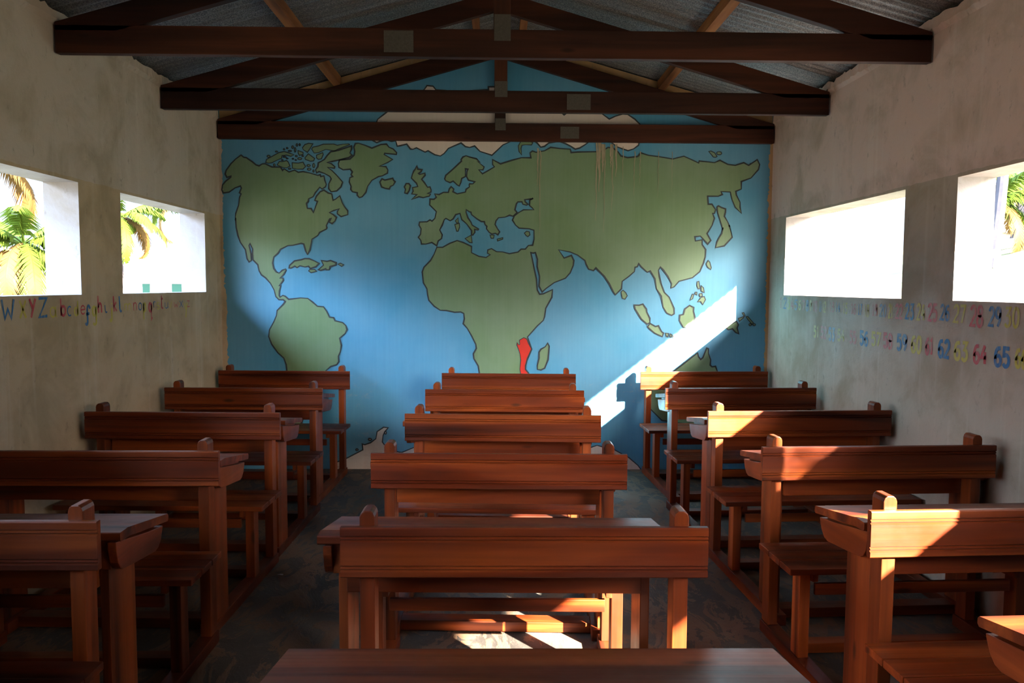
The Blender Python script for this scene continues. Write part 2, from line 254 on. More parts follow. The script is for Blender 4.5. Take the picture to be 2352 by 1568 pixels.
ISL = [[[-1998,2678],[-1992,2704],[-1939,2733],[-1886,2762],[-1839,2773],[-1797,2761],[-1753,2745],[-1782,2732],[-1819,2742],[-1858,2737],[-1861,2716],[-1898,2700],[-1945,2676],[-1977,2672]],[[-1901,2658],[-1882,2687],[-1856,2687],[-1819,2696],[-1806,2685],[-1791,2649],[-1820,2633],[-1857,2638]],[[-1772,2678],[-1720,2675],[-1678,2684],[-1668,2665],[-1657,2647],[-1679,2624],[-1731,2623],[-1770,2631]],[[-1681,2808],[-1660,2834],[-1629,2844],[-1592,2840],[-1619,2796],[-1640,2767],[-1676,2790]],[[-1603,2796],[-1592,2812],[-1545,2822],[-1503,2838],[-1414,2840],[-1382,2829],[-1330,2840],[-1282,2843],[-1277,2835],[-1382,2795],[-1404,2780],[-1482,2794],[-1546,2765],[-1582,2762]],[[-1662,2720],[-1632,2755],[-1578,2716],[-1588,2695],[-1615,2692],[-1657,2707]],[[-1562,2744],[-1509,2766],[-1504,2750],[-1520,2713],[-1546,2708],[-1562,2721]],[[-1721,2782],[-1677,2767],[-1677,2749],[-1709,2741],[-1719,2759]],[[-365,2191],[-341,2217],[-339,2175],[-352,2170]],[[-370,2159],[-331,2170],[-328,2138],[-341,2101],[-354,2101]],[[-280,2038],[-227,2068],[-219,2002],[-240,2004]],[[0,2035],[48,2048],[48,2035],[3,2019]],[[237,2089],[256,2105],[280,2100],[285,2074],[267,2058],[251,2068]],[[-64,2071],[-27,2069],[-32,2042],[-53,2042]],[[-1642,1749],[-1631,1763],[-1589,1762],[-1573,1746],[-1621,1733]],[[-1387,1809],[-1366,1818],[-1336,1804],[-1355,1790]],[[1838,1831],[1854,1861],[1869,1845],[1883,1798],[1877,1781],[1849,1804]],[[1091,1582],[1108,1596],[1132,1575],[1146,1548],[1126,1517],[1102,1524]],[[1489,1220],[1517,1217],[1511,1186],[1497,1193]],[[1531,1214],[1548,1207],[1542,1183],[1528,1190]],[[1552,1197],[1569,1193],[1559,1172]],[[1762,1674],[1776,1678],[1788,1613],[1771,1613],[1760,1640]],[[1798,1640],[1819,1620],[1826,1579],[1799,1592]],[[1782,1568],[1806,1572],[1810,1545],[1786,1544]],[[1747,1582],[1761,1582],[1761,1558],[1744,1565]],[[1720,1565],[1734,1561],[1724,1524],[1701,1510]],[[1766,1496],[1800,1538],[1827,1545],[1838,1517],[1815,1473],[1797,1500]],[[179,2838],[198,2872],[235,2888],[277,2883],[304,2865],[293,2847],[240,2848],[211,2844],[203,2817],[209,2760],[185,2791]],[[1838,2804],[1856,2809],[1889,2794],[1911,2763],[1900,2755],[1879,2757]],[[1951,2790],[1946,2781],[1933,2777],[1918,2778],[1908,2785],[1907,2795],[1917,2803],[1932,2804],[1946,2800]],[[2133,1353],[2179,1369],[2182,1360],[2144,1327]],[[2199,1370],[2218,1370],[2269,1314],[2256,1301],[2216,1347]],[[2251,1298],[2248,1291],[2242,1288],[2235,1289],[2230,1294],[2229,1302],[2234,1307],[2241,1308],[2248,1305]],[[2288,1298],[2285,1292],[2278,1289],[2271,1290],[2265,1294],[2265,1302],[2269,1306],[2278,1308],[2285,1304]],[[2165,1402],[2181,1405],[2192,1379],[2185,1369],[2172,1392]],[[-1688,2714],[-1695,2706],[-1711,2705],[-1723,2710],[-1723,2717],[-1710,2723],[-1695,2721]],[[-1917,2657],[-1920,2649],[-1927,2647],[-1932,2653],[-1932,2662],[-1927,2667],[-1920,2665]],[[-1616,2655],[-1622,2649],[-1635,2647],[-1645,2652],[-1644,2659],[-1634,2664],[-1622,2663]],[[-1610,2624],[-1617,2617],[-1630,2615],[-1641,2620],[-1641,2628],[-1630,2633],[-1616,2632]],[[-1577,2656],[-1581,2641],[-1589,2637],[-1595,2648],[-1595,2664],[-1588,2674],[-1581,2671]],[[-1583,2609],[-1586,2601],[-1591,2599],[-1595,2604],[-1595,2613],[-1591,2619],[-1586,2617]],[[-1782,2627],[-1787,2622],[-1797,2621],[-1805,2624],[-1804,2630],[-1797,2633],[-1787,2632]],[[-1960,2731],[-1966,2724],[-1977,2722],[-1986,2727],[-1985,2735],[-1976,2739],[-1965,2738]],[[-1895,2772],[-1899,2768],[-1907,2767],[-1914,2769],[-1914,2774],[-1907,2777],[-1899,2776]],[[-1757,2810],[-1761,2801],[-1768,2799],[-1773,2805],[-1773,2815],[-1767,2822],[-1760,2820]],[[-1738,2787],[-1741,2772],[-1746,2768],[-1751,2779],[-1751,2796],[-1746,2807],[-1740,2803]],[[-1722,2829],[-1724,2820],[-1730,2818],[-1735,2824],[-1735,2834],[-1730,2840],[-1724,2838]],[[-1699,2831],[-1702,2824],[-1706,2823],[-1710,2828],[-1710,2836],[-1706,2841],[-1701,2839]],[[-1821,2727],[-1826,2723],[-1838,2722],[-1847,2724],[-1847,2729],[-1838,2732],[-1826,2731]],[[-1726,2735],[-1730,2730],[-1737,2729],[-1743,2732],[-1743,2738],[-1737,2741],[-1730,2740]],[[-1757,2711],[-1760,2708],[-1766,2707],[-1771,2710],[-1771,2713],[-1766,2716],[-1760,2716]],[[-1733,2701],[-1736,2698],[-1743,2698],[-1747,2700],[-1747,2703],[-1743,2705],[-1736,2705]],[[-1775,2778],[-1780,2774],[-1793,2773],[-1803,2776],[-1803,2780],[-1793,2783],[-1780,2782]],[[-1805,2802],[-1808,2797],[-1815,2796],[-1819,2799],[-1819,2805],[-1815,2808],[-1808,2807]],[[-1832,2791],[-1835,2787],[-1841,2786],[-1846,2789],[-1846,2794],[-1841,2798],[-1835,2797]],[[-1848,2700],[-1851,2697],[-1858,2697],[-1864,2699],[-1864,2702],[-1858,2704],[-1851,2704]],[[-1672,2736],[-1676,2732],[-1682,2731],[-1687,2733],[-1687,2738],[-1682,2741],[-1676,2740]],[[-1805,2714],[-1809,2711],[-1816,2710],[-1822,2712],[-1822,2716],[-1816,2718],[-1809,2717]]]
MOZ = [[200,1153],[237,1175],[264,1164],[281,1121],[310,1070],[282,1002],[260,948],[255,899],[282,864],[294,829],[218,829],[204,894],[212,980],[204,1034],[189,1078],[176,1110],[178,1132],[195,1110],[203,1116]]
ICE = [[-1092,2897],[-1079,2873],[-1043,2855],[-995,2874],[-958,2880],[-916,2867],[-880,2871],[-867,2826],[-838,2831],[-785,2845],[-753,2803],[-732,2801],[-701,2814],[-627,2778],[-601,2790],[-543,2756],[-495,2746],[-463,2767],[-426,2811],[-316,2859],[-279,2828],[-242,2821],[-199,2834],[-152,2788],[-49,2756],[46,2845],[141,2888],[194,2914],[234,2938],[288,2909],[314,2889],[351,2855],[373,2829],[405,2835],[442,2864],[484,2872],[532,2879],[590,2860],[633,2839],[673,2814],[713,2825],[760,2854],[828,2906],[892,2933],[956,2892],[999,2866],[1042,2835],[1133,2805],[1181,2821],[1223,2852],[1233,2894],[1232,3033],[1189,3074],[1125,3115],[1082,3117],[1019,3099],[966,3074],[902,3118],[848,3154],[816,3180],[752,3216],[689,3179],[637,3152],[574,3105],[526,3146],[499,3192],[456,3213],[404,3191],[377,3155],[351,3191],[74,3257],[-19,3338],[-81,3337],[-81,3312],[-340,3294],[-532,3307],[-557,3337],[-609,3342],[-635,3306],[-754,3239],[-909,3151],[-982,3094],[-1034,3053]]
ANT = [[-1459,44],[-1327,97],[-1183,173],[-1188,225],[-1165,219],[-1114,237],[-1067,272],[-1056,336],[-998,376],[-958,371],[-987,336],[-1004,301],[-1010,243],[-976,196],[-908,161],[-839,150],[-712,203],[-356,221],[105,163],[567,175],[845,199],[897,217],[973,194],[1054,176],[1183,106],[1265,36],[1325,-46],[1325,-88],[-1460,-90]]
ANTI = [[[-1104,266],[-1112,258],[-1127,258],[-1134,266],[-1127,275],[-1112,275]],[[-1224,173],[-1230,166],[-1240,166],[-1245,173],[-1240,181],[-1230,181]],[[-973,326],[-978,315],[-986,315],[-989,326],[-986,339],[-978,339]]]
LET = [["W",3898,4011,1557,1447],["X",4044,4110,1548,1446],["Y",4128,4197,1557,1445],["Z",4211,4302,1558,1444],["a",4319,4391,1511,1443],["b",4421,4481,1555,1444],["c",4490,4541,1505,1444],["d",4563,4616,1536,1441],["e",4632,4692,1507,1447],["f",4679,4751,1508,1382],["g",4763,4826,1501,1378],["h",4831,4890,1564,1446],["i",4913,4956,1518,1449],["j",4973,5023,1523,1389],["k",5026,5078,1559,1448],["l",5097,5150,1558,1446],["m",5176,5272,1506,1452],["n",5300,5358,1510,1449],["o",5377,5431,1505,1450],["p",5444,5497,1507,1381],["q",5528,5598,1506,1373],["r",5609,5649,1511,1460],["s",5664,5713,1503,1448],["t",5731,5782,1554,1449],["u",5802,5866,1500,1450],["v",5883,5927,1506,1448],["w",5963,6045,1497,1453],["x",6069,6133,1506,1450],["y",6155,6223,1493,1365],["z",6216,6269,1503,1450]]
NUM = [["1",6730,6652,1549,1448],["2",6639,6556,1551,1446],["3",6538,6477,1552,1444],["4",6464,6392,1531,1446],["5",6385,6314,1536,1444],["6",6298,6241,1533,1447],["7",6218,6162,1531,1445],["8",6147,6086,1536,1443],["9",6073,6030,1536,1444],["10",6011,5918,1535,1444],["11",5894,5838,1536,1443],["12",5827,5759,1530,1442],["13",5711,5618,1528,1450],["14",5609,5518,1530,1453],["15",5491,5396,1529,1446],["16",5362,5272,1528,1447],["17",5260,5184,1526,1443],["18",5164,5083,1525,1436],["19",5061,4973,1531,1444],["20",4958,4853,1530,1445],["21",4843,4772,1536,1439],["22",4762,4655,1538,1440],["23",4646,4526,1544,1442],["24",4516,4406,1546,1441],["25",4399,4281,1549,1441],["26",4276,4164,1547,1452],["27",4151,4019,1549,1444],["28",4002,3872,1549,1432],["29",3850,3732,1545,1440],["30",3728,3598,1548,1444],["51",5985,5862,1346,1248],["52",5852,5729,1349,1249],["53",5714,5584,1348,1243],["54",5565,5424,1345,1250],["55",5372,5246,1344,1248],["56",5219,5074,1353,1246],["57",5054,4909,1355,1255],["58",4898,4762,1357,1253],["59",4730,4588,1361,1252],["60",4565,4429,1364,1252],["61",4409,4305,1360,1254],["62",4282,4147,1361,1249],["63",4131,3981,1363,1250],["64",3961,3823,1358,1249],["65",3792,3649,1360,1251],["66",3635,3531,1362,1260]]
SUN, SKY0, SKY1, GLOW, HALO, EXPO = 150., 1.5, 5., 40., 110., -0.05
# ------------------------------------------------------------------ camera
cam = bpy.data.cameras.new('camera'); co = bpy.data.objects.new('camera', cam); C.objects.link(co)
cam.sensor_width = 36; cam.lens = 1829/2352*36; cam.clip_start = .02; cam.clip_end = 500
pitch, yaw, roll = math.atan(128/1829), math.atan(35/1829), .0055
f = Vector((math.sin(yaw)*math.cos(pitch), math.cos(yaw)*math.cos(pitch), -math.sin(pitch)))
r = Vector((math.cos(yaw), -math.sin(yaw), 0)); u = r.cross(f)
r, u = r*math.cos(roll)+u*math.sin(roll), -r*math.sin(roll)+u*math.cos(roll)
M = Matrix((r, u, -f)).transposed().to_4x4(); M.translation = (0, 0, 1.63)
co.matrix_world = M
bpy.context.scene.camera = co

# ------------------------------------------------------------------ shell
def roofz(x): return 3.79 - .277*abs(x)
SILL, HEAD = 1.565, 2.207
RW = [(-.45, 1.42), (1.93, 4.155), (4.69, 6.63)]
LW = [(-.40, 1.72), (2.23, 4.655), (5.165, 6.63)]
def side_wall(name, s, wins, mats):
    bm = bmesh.new()
    rng = random.Random(3 if s > 0 else 4)
    x0, x1 = XW*s, (XW+T)*s
    ys = [YF-T] + [y for w in wins for y in w] + [YB+T]
    def q(a, b, c, d, m):
        fc = bm.faces.new([bm.verts.new(p) for p in (a, b, c, d)]); fc.material_index = m
    # arris points along every opening: slightly uneven hand-plastered edges
    for i in range(0, len(ys)-1):
        ya, yb = ys[i], ys[i+1]
        if i % 2 == 0: bands = [(0-.6, 3.06)]
        else: bands = [(-.6, SILL), (HEAD, 3.06)]
        for za, zb in bands:
            q((x0,ya,za),(x0,yb,za),(x0,yb,zb),(x0,ya,zb),0)
            q((x1,ya,za),(x1,yb,za),(x1,yb,zb),(x1,ya,zb),1)
            if zb > 3: q((x0,ya,zb),(x0,yb,zb),(x1,yb,zb),(x1,ya,zb),1)
    for ya, yb in wins:
        q((x0,ya,SILL),(x0,yb,SILL),(x1,yb,SILL),(x1,ya,SILL),1)
        q((x0,ya,HEAD),(x0,yb,HEAD),(x1,yb,HEAD),(x1,ya,HEAD),1)
        q((x0,ya,SILL),(x0,ya,HEAD),(x1,ya,HEAD),(x1,ya,SILL),1)
        q((x0,yb,SILL),(x0,yb,HEAD),(x1,yb,HEAD),(x1,yb,SILL),1)
    bmesh.ops.remove_doubles(bm, verts=bm.verts, dist=1e-5)
    bmesh.ops.recalc_face_normals(bm, faces=bm.faces)
    return struct(name, bm, mats)
WL = side_wall('wall_left', -1, LW, (PL, PO)); WR = side_wall('wall_right', 1, RW, (PR, PO))

def gable(name, y0, y1, m):
    bm = bmesh.new()
    pts = [(-XW, -.6), (XW, -.6), (XW, roofz(XW)-.01), (0, roofz(0)-.01), (-XW, roofz(XW)-.01)]
    add_prism(bm, pts, y0, y1, 'y'); return struct(name, bm, m)
WB = gable('wall_back', YB, YB+T, SEA); gable('wall_front', YF-T, YF, PL)
bm = bmesh.new(); add_box(bm, -XW, XW, YF, YB, -.12, 0); struct('floor', bm, FLOOR)

# corrugated roof, both slopes, ribs running down the slope
bm = bmesh.new()
xs = [-3.58, -2.9, -2.4, -1.6, -.8, 0, .8, 1.6, 2.4, 2.9, 3.58]; step = .0095; ny = int(10.2/step)
rows = []
for j in range(ny+1):
    y = -2.7 + j*step; a = .009*math.sin(2*PI*y/.076)
    # the right-hand eave is cut shorter towards the near end of the building
    rows.append([bm.verts.new((min(x, 3.02 + (.56 if y > -.7 else 0)), y, roofz(min(x, 3.02 + (.56 if y > -.7 else 0)))+a)) for x in xs])
for j in range(ny):
    for i in range(len(xs)-1): bm.faces.new((rows[j][i], rows[j][i+1], rows[j+1][i+1], rows[j+1][i]))
bmesh.ops.recalc_face_normals(bm, faces=bm.faces)
struct('ceiling', bm, SHEET, 'underside of the corrugated metal roof', smooth=True)

# ragged plaster where the side walls meet the roof, and down the corners
def ragged(name, s, m):
    rng = random.Random(11+s); bm = bmesh.new(); prev = None
    y = -2.; 
    while y < YB-.02:
        z = roofz(XW) - .012 - abs(rng.gauss(0, .012)); d = .010+rng.random()*.014
        a = bm.verts.new((s*XW, y, 3.02)); b_ = bm.verts.new((s*(XW-d), y, 3.045+rng.random()*.01)); c = bm.verts.new((s*(XW-d*.8), y, z)); e = bm.verts.new((s*XW, y, z-.005))
        if prev:
            for k in range(3): bm.faces.new((prev[k], (a,b_,c,e)[k], (a,b_,c,e)[k+1], prev[k+1]))
        prev = (a, b_, c, e); y += .02+rng.random()*.04
    bmesh.ops.recalc_face_normals(bm, faces=bm.faces)
    return struct(name, bm, m, 'rough plaster edging under the metal roof')
ragged('trim_1', -1, PL); ragged('trim_2', 1, PR)
def corner(name, s, m):
    rng = random.Random(23+s); bm = bmesh.new(); prev = None; z = 0.
    while z < 3.05:
        w = .020+abs(rng.gauss(0, .008)) + (.018 if z < 1.6 and s < 0 else 0)
        a = bm.verts.new((s*XW, YB-.004, z)); b_ = bm.verts.new((s*(XW-w), YB-.003, z))
        if prev: bm.faces.new((prev[0], a, b_, prev[1]))
        prev = (a, b_); z += .006+rng.random()*.022
    bmesh.ops.recalc_face_normals(bm, faces=bm.faces)
    return struct(name, bm, m, 'uneven strip of bare plaster down the room corner')
corner('trim_3', -1, PL); corner('trim_4', 1, TAN)

# ------------------------------------------------------------------ painted map on the back wall
def flat(name, pts, y, m, parent, label=None):
    p3 = [Vector((a/1000, c/1000, 0)) for a, c in pts]
    tris = geometry.tessellate_polygon([p3])
    bm = bmesh.new(); vs = [bm.verts.new((p.x, y, p.y)) for p in p3]
    for t in tris:
        try: bm.faces.new([vs[i] for i in t])
        except ValueError: pass
    for fc in bm.faces:
        fc.normal_update()
        if fc.normal.y > 0: fc.normal_flip()
    o = link(name, bm, m, parent)
    if label: o['label'] = label
    return o
def ribbon(bm, pts, w, place, closed=False, jit=0., rng=None):
    n = len(pts); P = [Vector(p) for p in pts]; L = []
    for i in range(n):
        a = P[i-1] if (i or closed) else P[i]; c = P[(i+1)%n] if (i < n-1 or closed) else P[i]
        d1 = (P[i]-a); d2 = (c-P[i])
        if d1.length < 1e-9: d1 = d2
        if d2.length < 1e-9: d2 = d1
        d1 = d1.normalized(); d2 = d2.normalized(); t = d1+d2
        t = t.normalized() if t.length > .2 else d1
        nn = Vector((-t.y, t.x)); k = 1/max(.55, nn.dot(Vector((-d1.y, d1.x))))
        ww = w*(1+(rng.uniform(-jit, jit) if rng else 0))/2*min(k, 1.6)
        L.append((bm.verts.new(place(P[i]+nn*ww)), bm.verts.new(place(P[i]-nn*ww))))
    for i in range(n if closed else n-1):
        A, B = L[i], L[(i+1)%n]
        try: bm.faces.new((A[0], B[0], B[1], A[1]))
        except ValueError: pass
def outline(parent, polys, w=.0115, y=YB-.0042):
    bm = bmesh.new(); rng = random.Random(5)
    for pts in polys: ribbon(bm, [(a/1000, c/1000) for a, c in pts], w, lambda p: (p.x, y, p.y), True, .25, rng)
    for fc in bm.faces:
        fc.normal_update()
        if fc.normal.y > 0: fc.normal_flip()
    return link('painted_outline', bm, INK, parent)
LL = dict(america='painted shape of North and South America', eurafrica='painted shape of Europe, Asia and Africa joined together',
  greenland='painted shape of Greenland', baffin='painted long island between Greenland and America', australia='painted shape of Australia',
  madagascar='painted shape of Madagascar beside the red country', borneo='painted round island beside the sunlit band', sumatra='painted long slanting island',
  java='painted narrow slanting island', japan='painted long island off the east of Asia', britain='painted shape of Great Britain', ireland='small painted island left of Great Britain',
  iceland='painted round island right of Greenland', cuba='painted long curved island in the gulf', hispaniola='painted island right of the curved island', newguinea='small painted land beside the sunlit band')
for k, pts in LAND.items():
    o = flat('painted_land', pts, YB-.002, LANDM, WB, LL[k]); outline(o, [pts])
for pts in ISL:
    o = flat('painted_island', pts, YB-.002, LANDM, WB); outline(o, [pts], .007)
o = flat('painted_ice', ICE, YB-.002, ICEP, WB, 'white painted polar ice along the top of the map'); outline(o, [ICE])
o = flat('painted_ice', ANT, YB-.002, ICEP, WB, 'white painted southern ice along the foot of the wall'); outline(o, [ANT]+ANTI, .010)
for pts in ANTI: flat('painted_ice', pts, YB-.002, ICEP, WB)
o = flat('painted_country', MOZ, YB-.0032, REDP, WB, 'country painted bright red on the map'); outline(o, [MOZ], .006, YB-.005)
# bare top of the gable above the last rafters
bm = bmesh.new()
for s in (-1, 1):
    vs = [bm.verts.new(p) for p in ((0, YB-.003, roofz(0)-.012), (s*2.39, YB-.003, roofz(2.39)-.012), (s*2.39, YB-.003, roofz(2.39)-.14), (0, YB-.003, roofz(0)-.14))]
    bm.faces.new(vs)
bmesh.ops.recalc_face_normals(bm, faces=bm.faces)
link('bare_gable_strip', bm, TAN, WB)['label'] = 'unpainted tan strip under the roof sheets'
# water runs down the map below the eaves
bm = bmesh.new(); rng = random.Random(9)
for x, z0, z1, w in [(.86,2.87,2.20,.014),(.885,2.87,2.45,.030),(.93,2.86,2.10,.010),(.915,2.86,2.62,.036),(1.0,2.86,2.28,.012),(.985,2.86,2.66,.024),(1.03,2.86,2.58,.020),(1.09,2.84,2.5,.008),(1.19,2.8,2.42,.008),(1.24,2.8,2.52,.008),(.35,2.82,2.50,.016),(.37,2.8,2.05,.010),(1.40,2.8,2.4,.005),(1.52,2.8,2.45,.005)]:
    pts = []; n = 14
    for i in range(n+1): pts.append((x+rng.gauss(0,.002)+.002*math.sin(i*.8), z0+(z1-z0)*i/n))
    P = []
    for i, p in enumerate(pts):
        ww = w*(1-.85*i/n)/2
        P.append((bm.verts.new((p[0]-ww, YB-.0052, p[1])), bm.verts.new((p[0]+ww, YB-.0052, p[1]))))
    for i in range(n): bm.faces.new((P[i][0], P[i][1], P[i+1][1], P[i+1][0]))
for fc in bm.faces:
    fc.normal_update()
    if fc.normal.y > 0: fc.normal_flip()
link('drip_stain', bm, DRIP, WB)['label'] = 'pale rusty water runs down the upper right of the map'

# ------------------------------------------------------------------ painted letters and numbers
def arc(cx, cy, rx, ry, a0, a1, n=10): return [(cx+rx*math.cos(math.radians(a0+(a1-a0)*i/n)), cy+ry*math.sin(math.radians(a0+(a1-a0)*i/n))) for i in range(n+1)]
O = arc(.5,.5,.5,.5,90,450,16)
def ring(x0, y0, x1, y1): return arc((x0+x1)/2,(y0+y1)/2,(x1-x0)/2,(y1-y0)/2,90,450,14)
GL = {
 'W': [[(0,1),(.22,0),(.48,.5),(.75,0),(1,1)]], 'X': [[(0,1),(1,0)],[(1,1),(0,0)]], 'Y': [[(0,1),(.5,.5)],[(1,1),(.2,0)]], 'Z': [[(0,1),(1,1),(0,0),(1,.04)]],
 'a': [ring(0,0,.8,.9),[(.85,1),(.85,.1),(1,0)]], 'b': [[(0,1),(.05,0)],ring(.05,0,1,.55)], 'c': [arc(.55,.5,.5,.5,50,310)], 'd': [ring(0,0,.85,.55),[(.9,1),(.9,0)]],
 'e': [[(.05,.5),(.95,.55)]+arc(.5,.5,.46,.48,10,320)], 'f': [arc(.7,.75,.3,.25,20,180)+[(.45,.3)]+arc(.22,.15,.22,.15,0,-160)[1:],[(.15,.55),(.85,.58)]],
 'g': [ring(0,.5,.8,1),[(.9,1),(.9,.15)]+arc(.5,.15,.4,.15,0,-160)[1:]], 'h': [[(0,1),(.08,0)],[(.08,.3)]+arc(.5,.35,.4,.2,160,0)+[(.95,0)]],
 'i': [[(.15,.75),(.25,.15)]+arc(.6,.18,.35,.18,200,330)[1:],[(.15,1),(.18,.96)]], 'j': [[(.8,.7),(.75,.15)]+arc(.4,.15,.35,.15,0,-170)[1:],[(.8,.95),(.8,.9)]],
 'k': [[(0,1),(.1,0)],[(.9,.62),(.15,.35),(1,.02)]], 'l': [[(.1,1),(.25,.2)]+arc(.6,.2,.35,.2,190,320)[1:]],
 'm': [[(0,1),(.02,0)],[(.02,.6)]+arc(.27,.6,.24,.35,170,0)+[(.5,0)],[(.5,.6)]+arc(.76,.6,.24,.35,170,0)+[(1,0)]],
 'n': [[(0,1),(.05,0)],[(.05,.55)]+arc(.5,.6,.44,.36,165,0)+[(.98,0)]], 'o': [O], 'p': [[(.1,1),(.1,0)],ring(.1,.5,1,1)], 'q': [ring(0,.5,.85,1),[(.9,1),(.7,0),(1,.14)]],
 'r': [[(0,1),(.15,0)],[(.12,.5)]+arc(.6,.6,.42,.36,150,40)], 's': [arc(.5,.74,.45,.25,40,250)+arc(.5,.26,.45,.25,70,-140)], 't': [[(.25,1),(.3,.15)]+arc(.62,.16,.32,.16,190,320)[1:],[(0,.72),(.8,.76)]],
 'u': [[(0,1),(0,.35)]+arc(.42,.35,.42,.33,180,360)[1:]+[(.85,1)],[(.85,.5),(1,0)]], 'v': [[(0,1),(.5,0),(1,1)]], 'w': [[(0,1),(.2,.05),(.5,.6),(.75,.05),(1,1)]], 'x': [[(0,1),(1,0)],[(1,1),(0,0)]],
 'y': [[(0,1),(.5,.55)],[(1,1),(.4,0)]], 'z': [[(0,1),(.95,1),(0,0),(1,.04)]],
 '0': [ring(.05,0,.95,1)], '1': [[(.25,.8),(.55,1),(.55,0)]], '2': [arc(.5,.72,.42,.28,165,-30)+[(.05,.03),(.98,.03)]],
 '3': [[(.1,.98),(.85,.98),(.42,.6)]+arc(.45,.3,.45,.30,80,-150)], '4': [[(.6,1),(.05,.35),(.98,.35)],[(.7,.65),(.7,0)]], '5': [[(.9,.98),(.15,.98),(.12,.58)]+arc(.46,.32,.44,.31,120,-150)],
 '6': [[(.85,.95)]+arc(.6,.45,.52,.5,110,180)+[(.08,.35)],ring(.08,0,.92,.55)], '7': [[(.05,.98),(.95,.98),(.35,0)]], '8': [ring(.15,.52,.85,1),ring(.05,0,.95,.52)], '9': [ring(.08,.45,.9,1),[(.9,.75),(.85,.35),(.5,0)]],
}
def paint(name, col, worn_sheen):
    m, nt, b = mat(name); n = N(nt); v = n.co()
    br = n.noise(n.map(v, (30., 30., 6.)), 2., 5, .7)
    c = n.mix(n.ramp(br, (.5-worn_sheen*.28, 0.), (.62-worn_sheen*.12, min(1., .25+worn_sheen*.55))), col, (.50,.44,.34))
    put(nt, b, Base_Color=c, Roughness=.55); return m
PAL = {'r': (.50,.035,.045), 'b': (.012,.11,.30), 'y': (.52,.42,.035)}
PM = {(k, w): paint('letter_paint', c, w) for k, c in PAL.items() for w in (.0, .25, .6)}
NM = {'r': 'red', 'b': 'blue', 'y': 'yellow'}
def write(text, box, x, col, wall, kind, wr, worn_sheen):
    ya, yb, zt, zb = [v/1000 for v in box]; h = zt-zb; side = 1 if x > 0 else -1
    bm = bmesh.new(); n = len(text); W = abs(yb-ya); sg = 1 if yb > ya else -1
    adv = 1./n
    for i, ch in enumerate(text):
        u0 = i*adv+(.04 if n > 1 else 0); uw = adv-(.10 if n > 1 else 0)
        if ch == '1' and n > 1: u0 += .05; uw *= .7
        for st in GL[ch]:
            w = h*wr; inset = w/2
            pts = [((u0+px*uw)*(W-w)+inset, zb+inset+py*(h-w)) for px, py in st]
            ribbon(bm, pts, w, lambda p: (x-side*.0016, ya+sg*p.x, p.y), False)
    for fc in bm.faces:
        fc.normal_update()
        if fc.normal.x*side > 0: fc.normal_flip()
    o = link('painted_'+kind, bm, PM[(col, worn_sheen)], wall); o['label'] = '%s painted %s %s' % (NM[col], kind, text)
for i, L in enumerate(LET):
    write(L[0], L[1:], -XW, 'byrbyrbyrbyrbyrbyrbyrbyrbyrbyr'[i] if i < 1 else {0:'b',1:'y',2:'r'}[i % 3], WL, 'letter', .14 if i < 4 else .135, .0)
for L in NUM:
    k = int(L[0]); col = {1:'r',2:'b',0:'y'}[k % 3]
    write(L[0], L[1:], XW, col, WR, 'number', .15 if k < 50 else .18, .6 if k < 21 or 50 < k < 56 else .25 if k < 60 else .0)  # far numbers paler: wear plus the wall's whitish gloss painted into their colour

# ------------------------------------------------------------------ roof timbers
def truss(y, label, plates):
    t = empty('roof_truss', (0, y, 2.87)); tag(t, label, 'roof truss', 'timber trusses across the room')
    L = lambda z: z-2.87
    bm = bmesh.new(); add_box(bm, -XW+.012, XW-.012, 0, .05, L(2.87), L(3.02), bev=.003); link('bottom_chord', bm, TX, t)
    for s in (-1, 1):
        bm = bmesh.new()
        add_prism(bm, [(s*.028, L(3.572)), (s*2.06, L(2.987)), (s*(XW-.012), L(2.987)), (s*(XW-.012), L(3.715-.285*(XW-.012))), (s*.028, L(3.707))], .0, .05, 'y', .003)
        link('rafter', bm, TX, t)
    bm = bmesh.new(); add_box(bm, -.025, .068, .001, .049, L(3.02), L(3.57), bev=.003); link('king_post', bm, TZ, t)
    for (x, z, w, h) in plates:
        bm = bmesh.new(); add_box(bm, x-w/2, x+w/2, -.0025, .0, L(z-h/2), L(z+h/2))
        for a in range(int(w/.011)):
            for b_ in range(int(h/.022)):
                add_box(bm, x-w/2+.004+a*.011, x-w/2+.008+a*.011, -.0038, -.0022, L(z-h/2+.006+b_*.022), L(z-h/2+.018+b_*.022))
        link('nail_plate', bm, STEEL, t)
    return t
truss(4.44, 'dark timber roof truss nearest the camera', [(.024,3.03,.09,.14), (-.54,2.95,.16,.115)])
truss(5.80, 'dark timber roof truss between the other two', [(.024,3.03,.09,.11), (.58,2.945,.17,.11)])
truss(6.945, 'dark timber roof truss against the painted map wall', [(.024,3.01,.09,.10), (.62,2.945,.16,.10)])
for x, lab in [(-1.372,'pale purlin on the left roof slope'), (-.175,'purlin beside the ridge on the left'), (.20,'purlin beside the ridge on the right'), (1.405,'pale purlin on the right roof slope')]:
    zb = 3.7165-.285*abs(x); w = .028; s = 1 if x > 0 else -1
    bm = bmesh.new()
    add_prism(bm, [(x-w, 3.7165-.285*abs(x-w)), (x+w, 3.7165-.285*abs(x+w)), (x+w, roofz(x+w)-.0095), (x-w, roofz(x-w)-.0095)], -2.15, YB-.006, 'y', .002)
    tag(link('purlin', bm, TY), lab, 'roof beam', 'purlins carrying the metal roof')

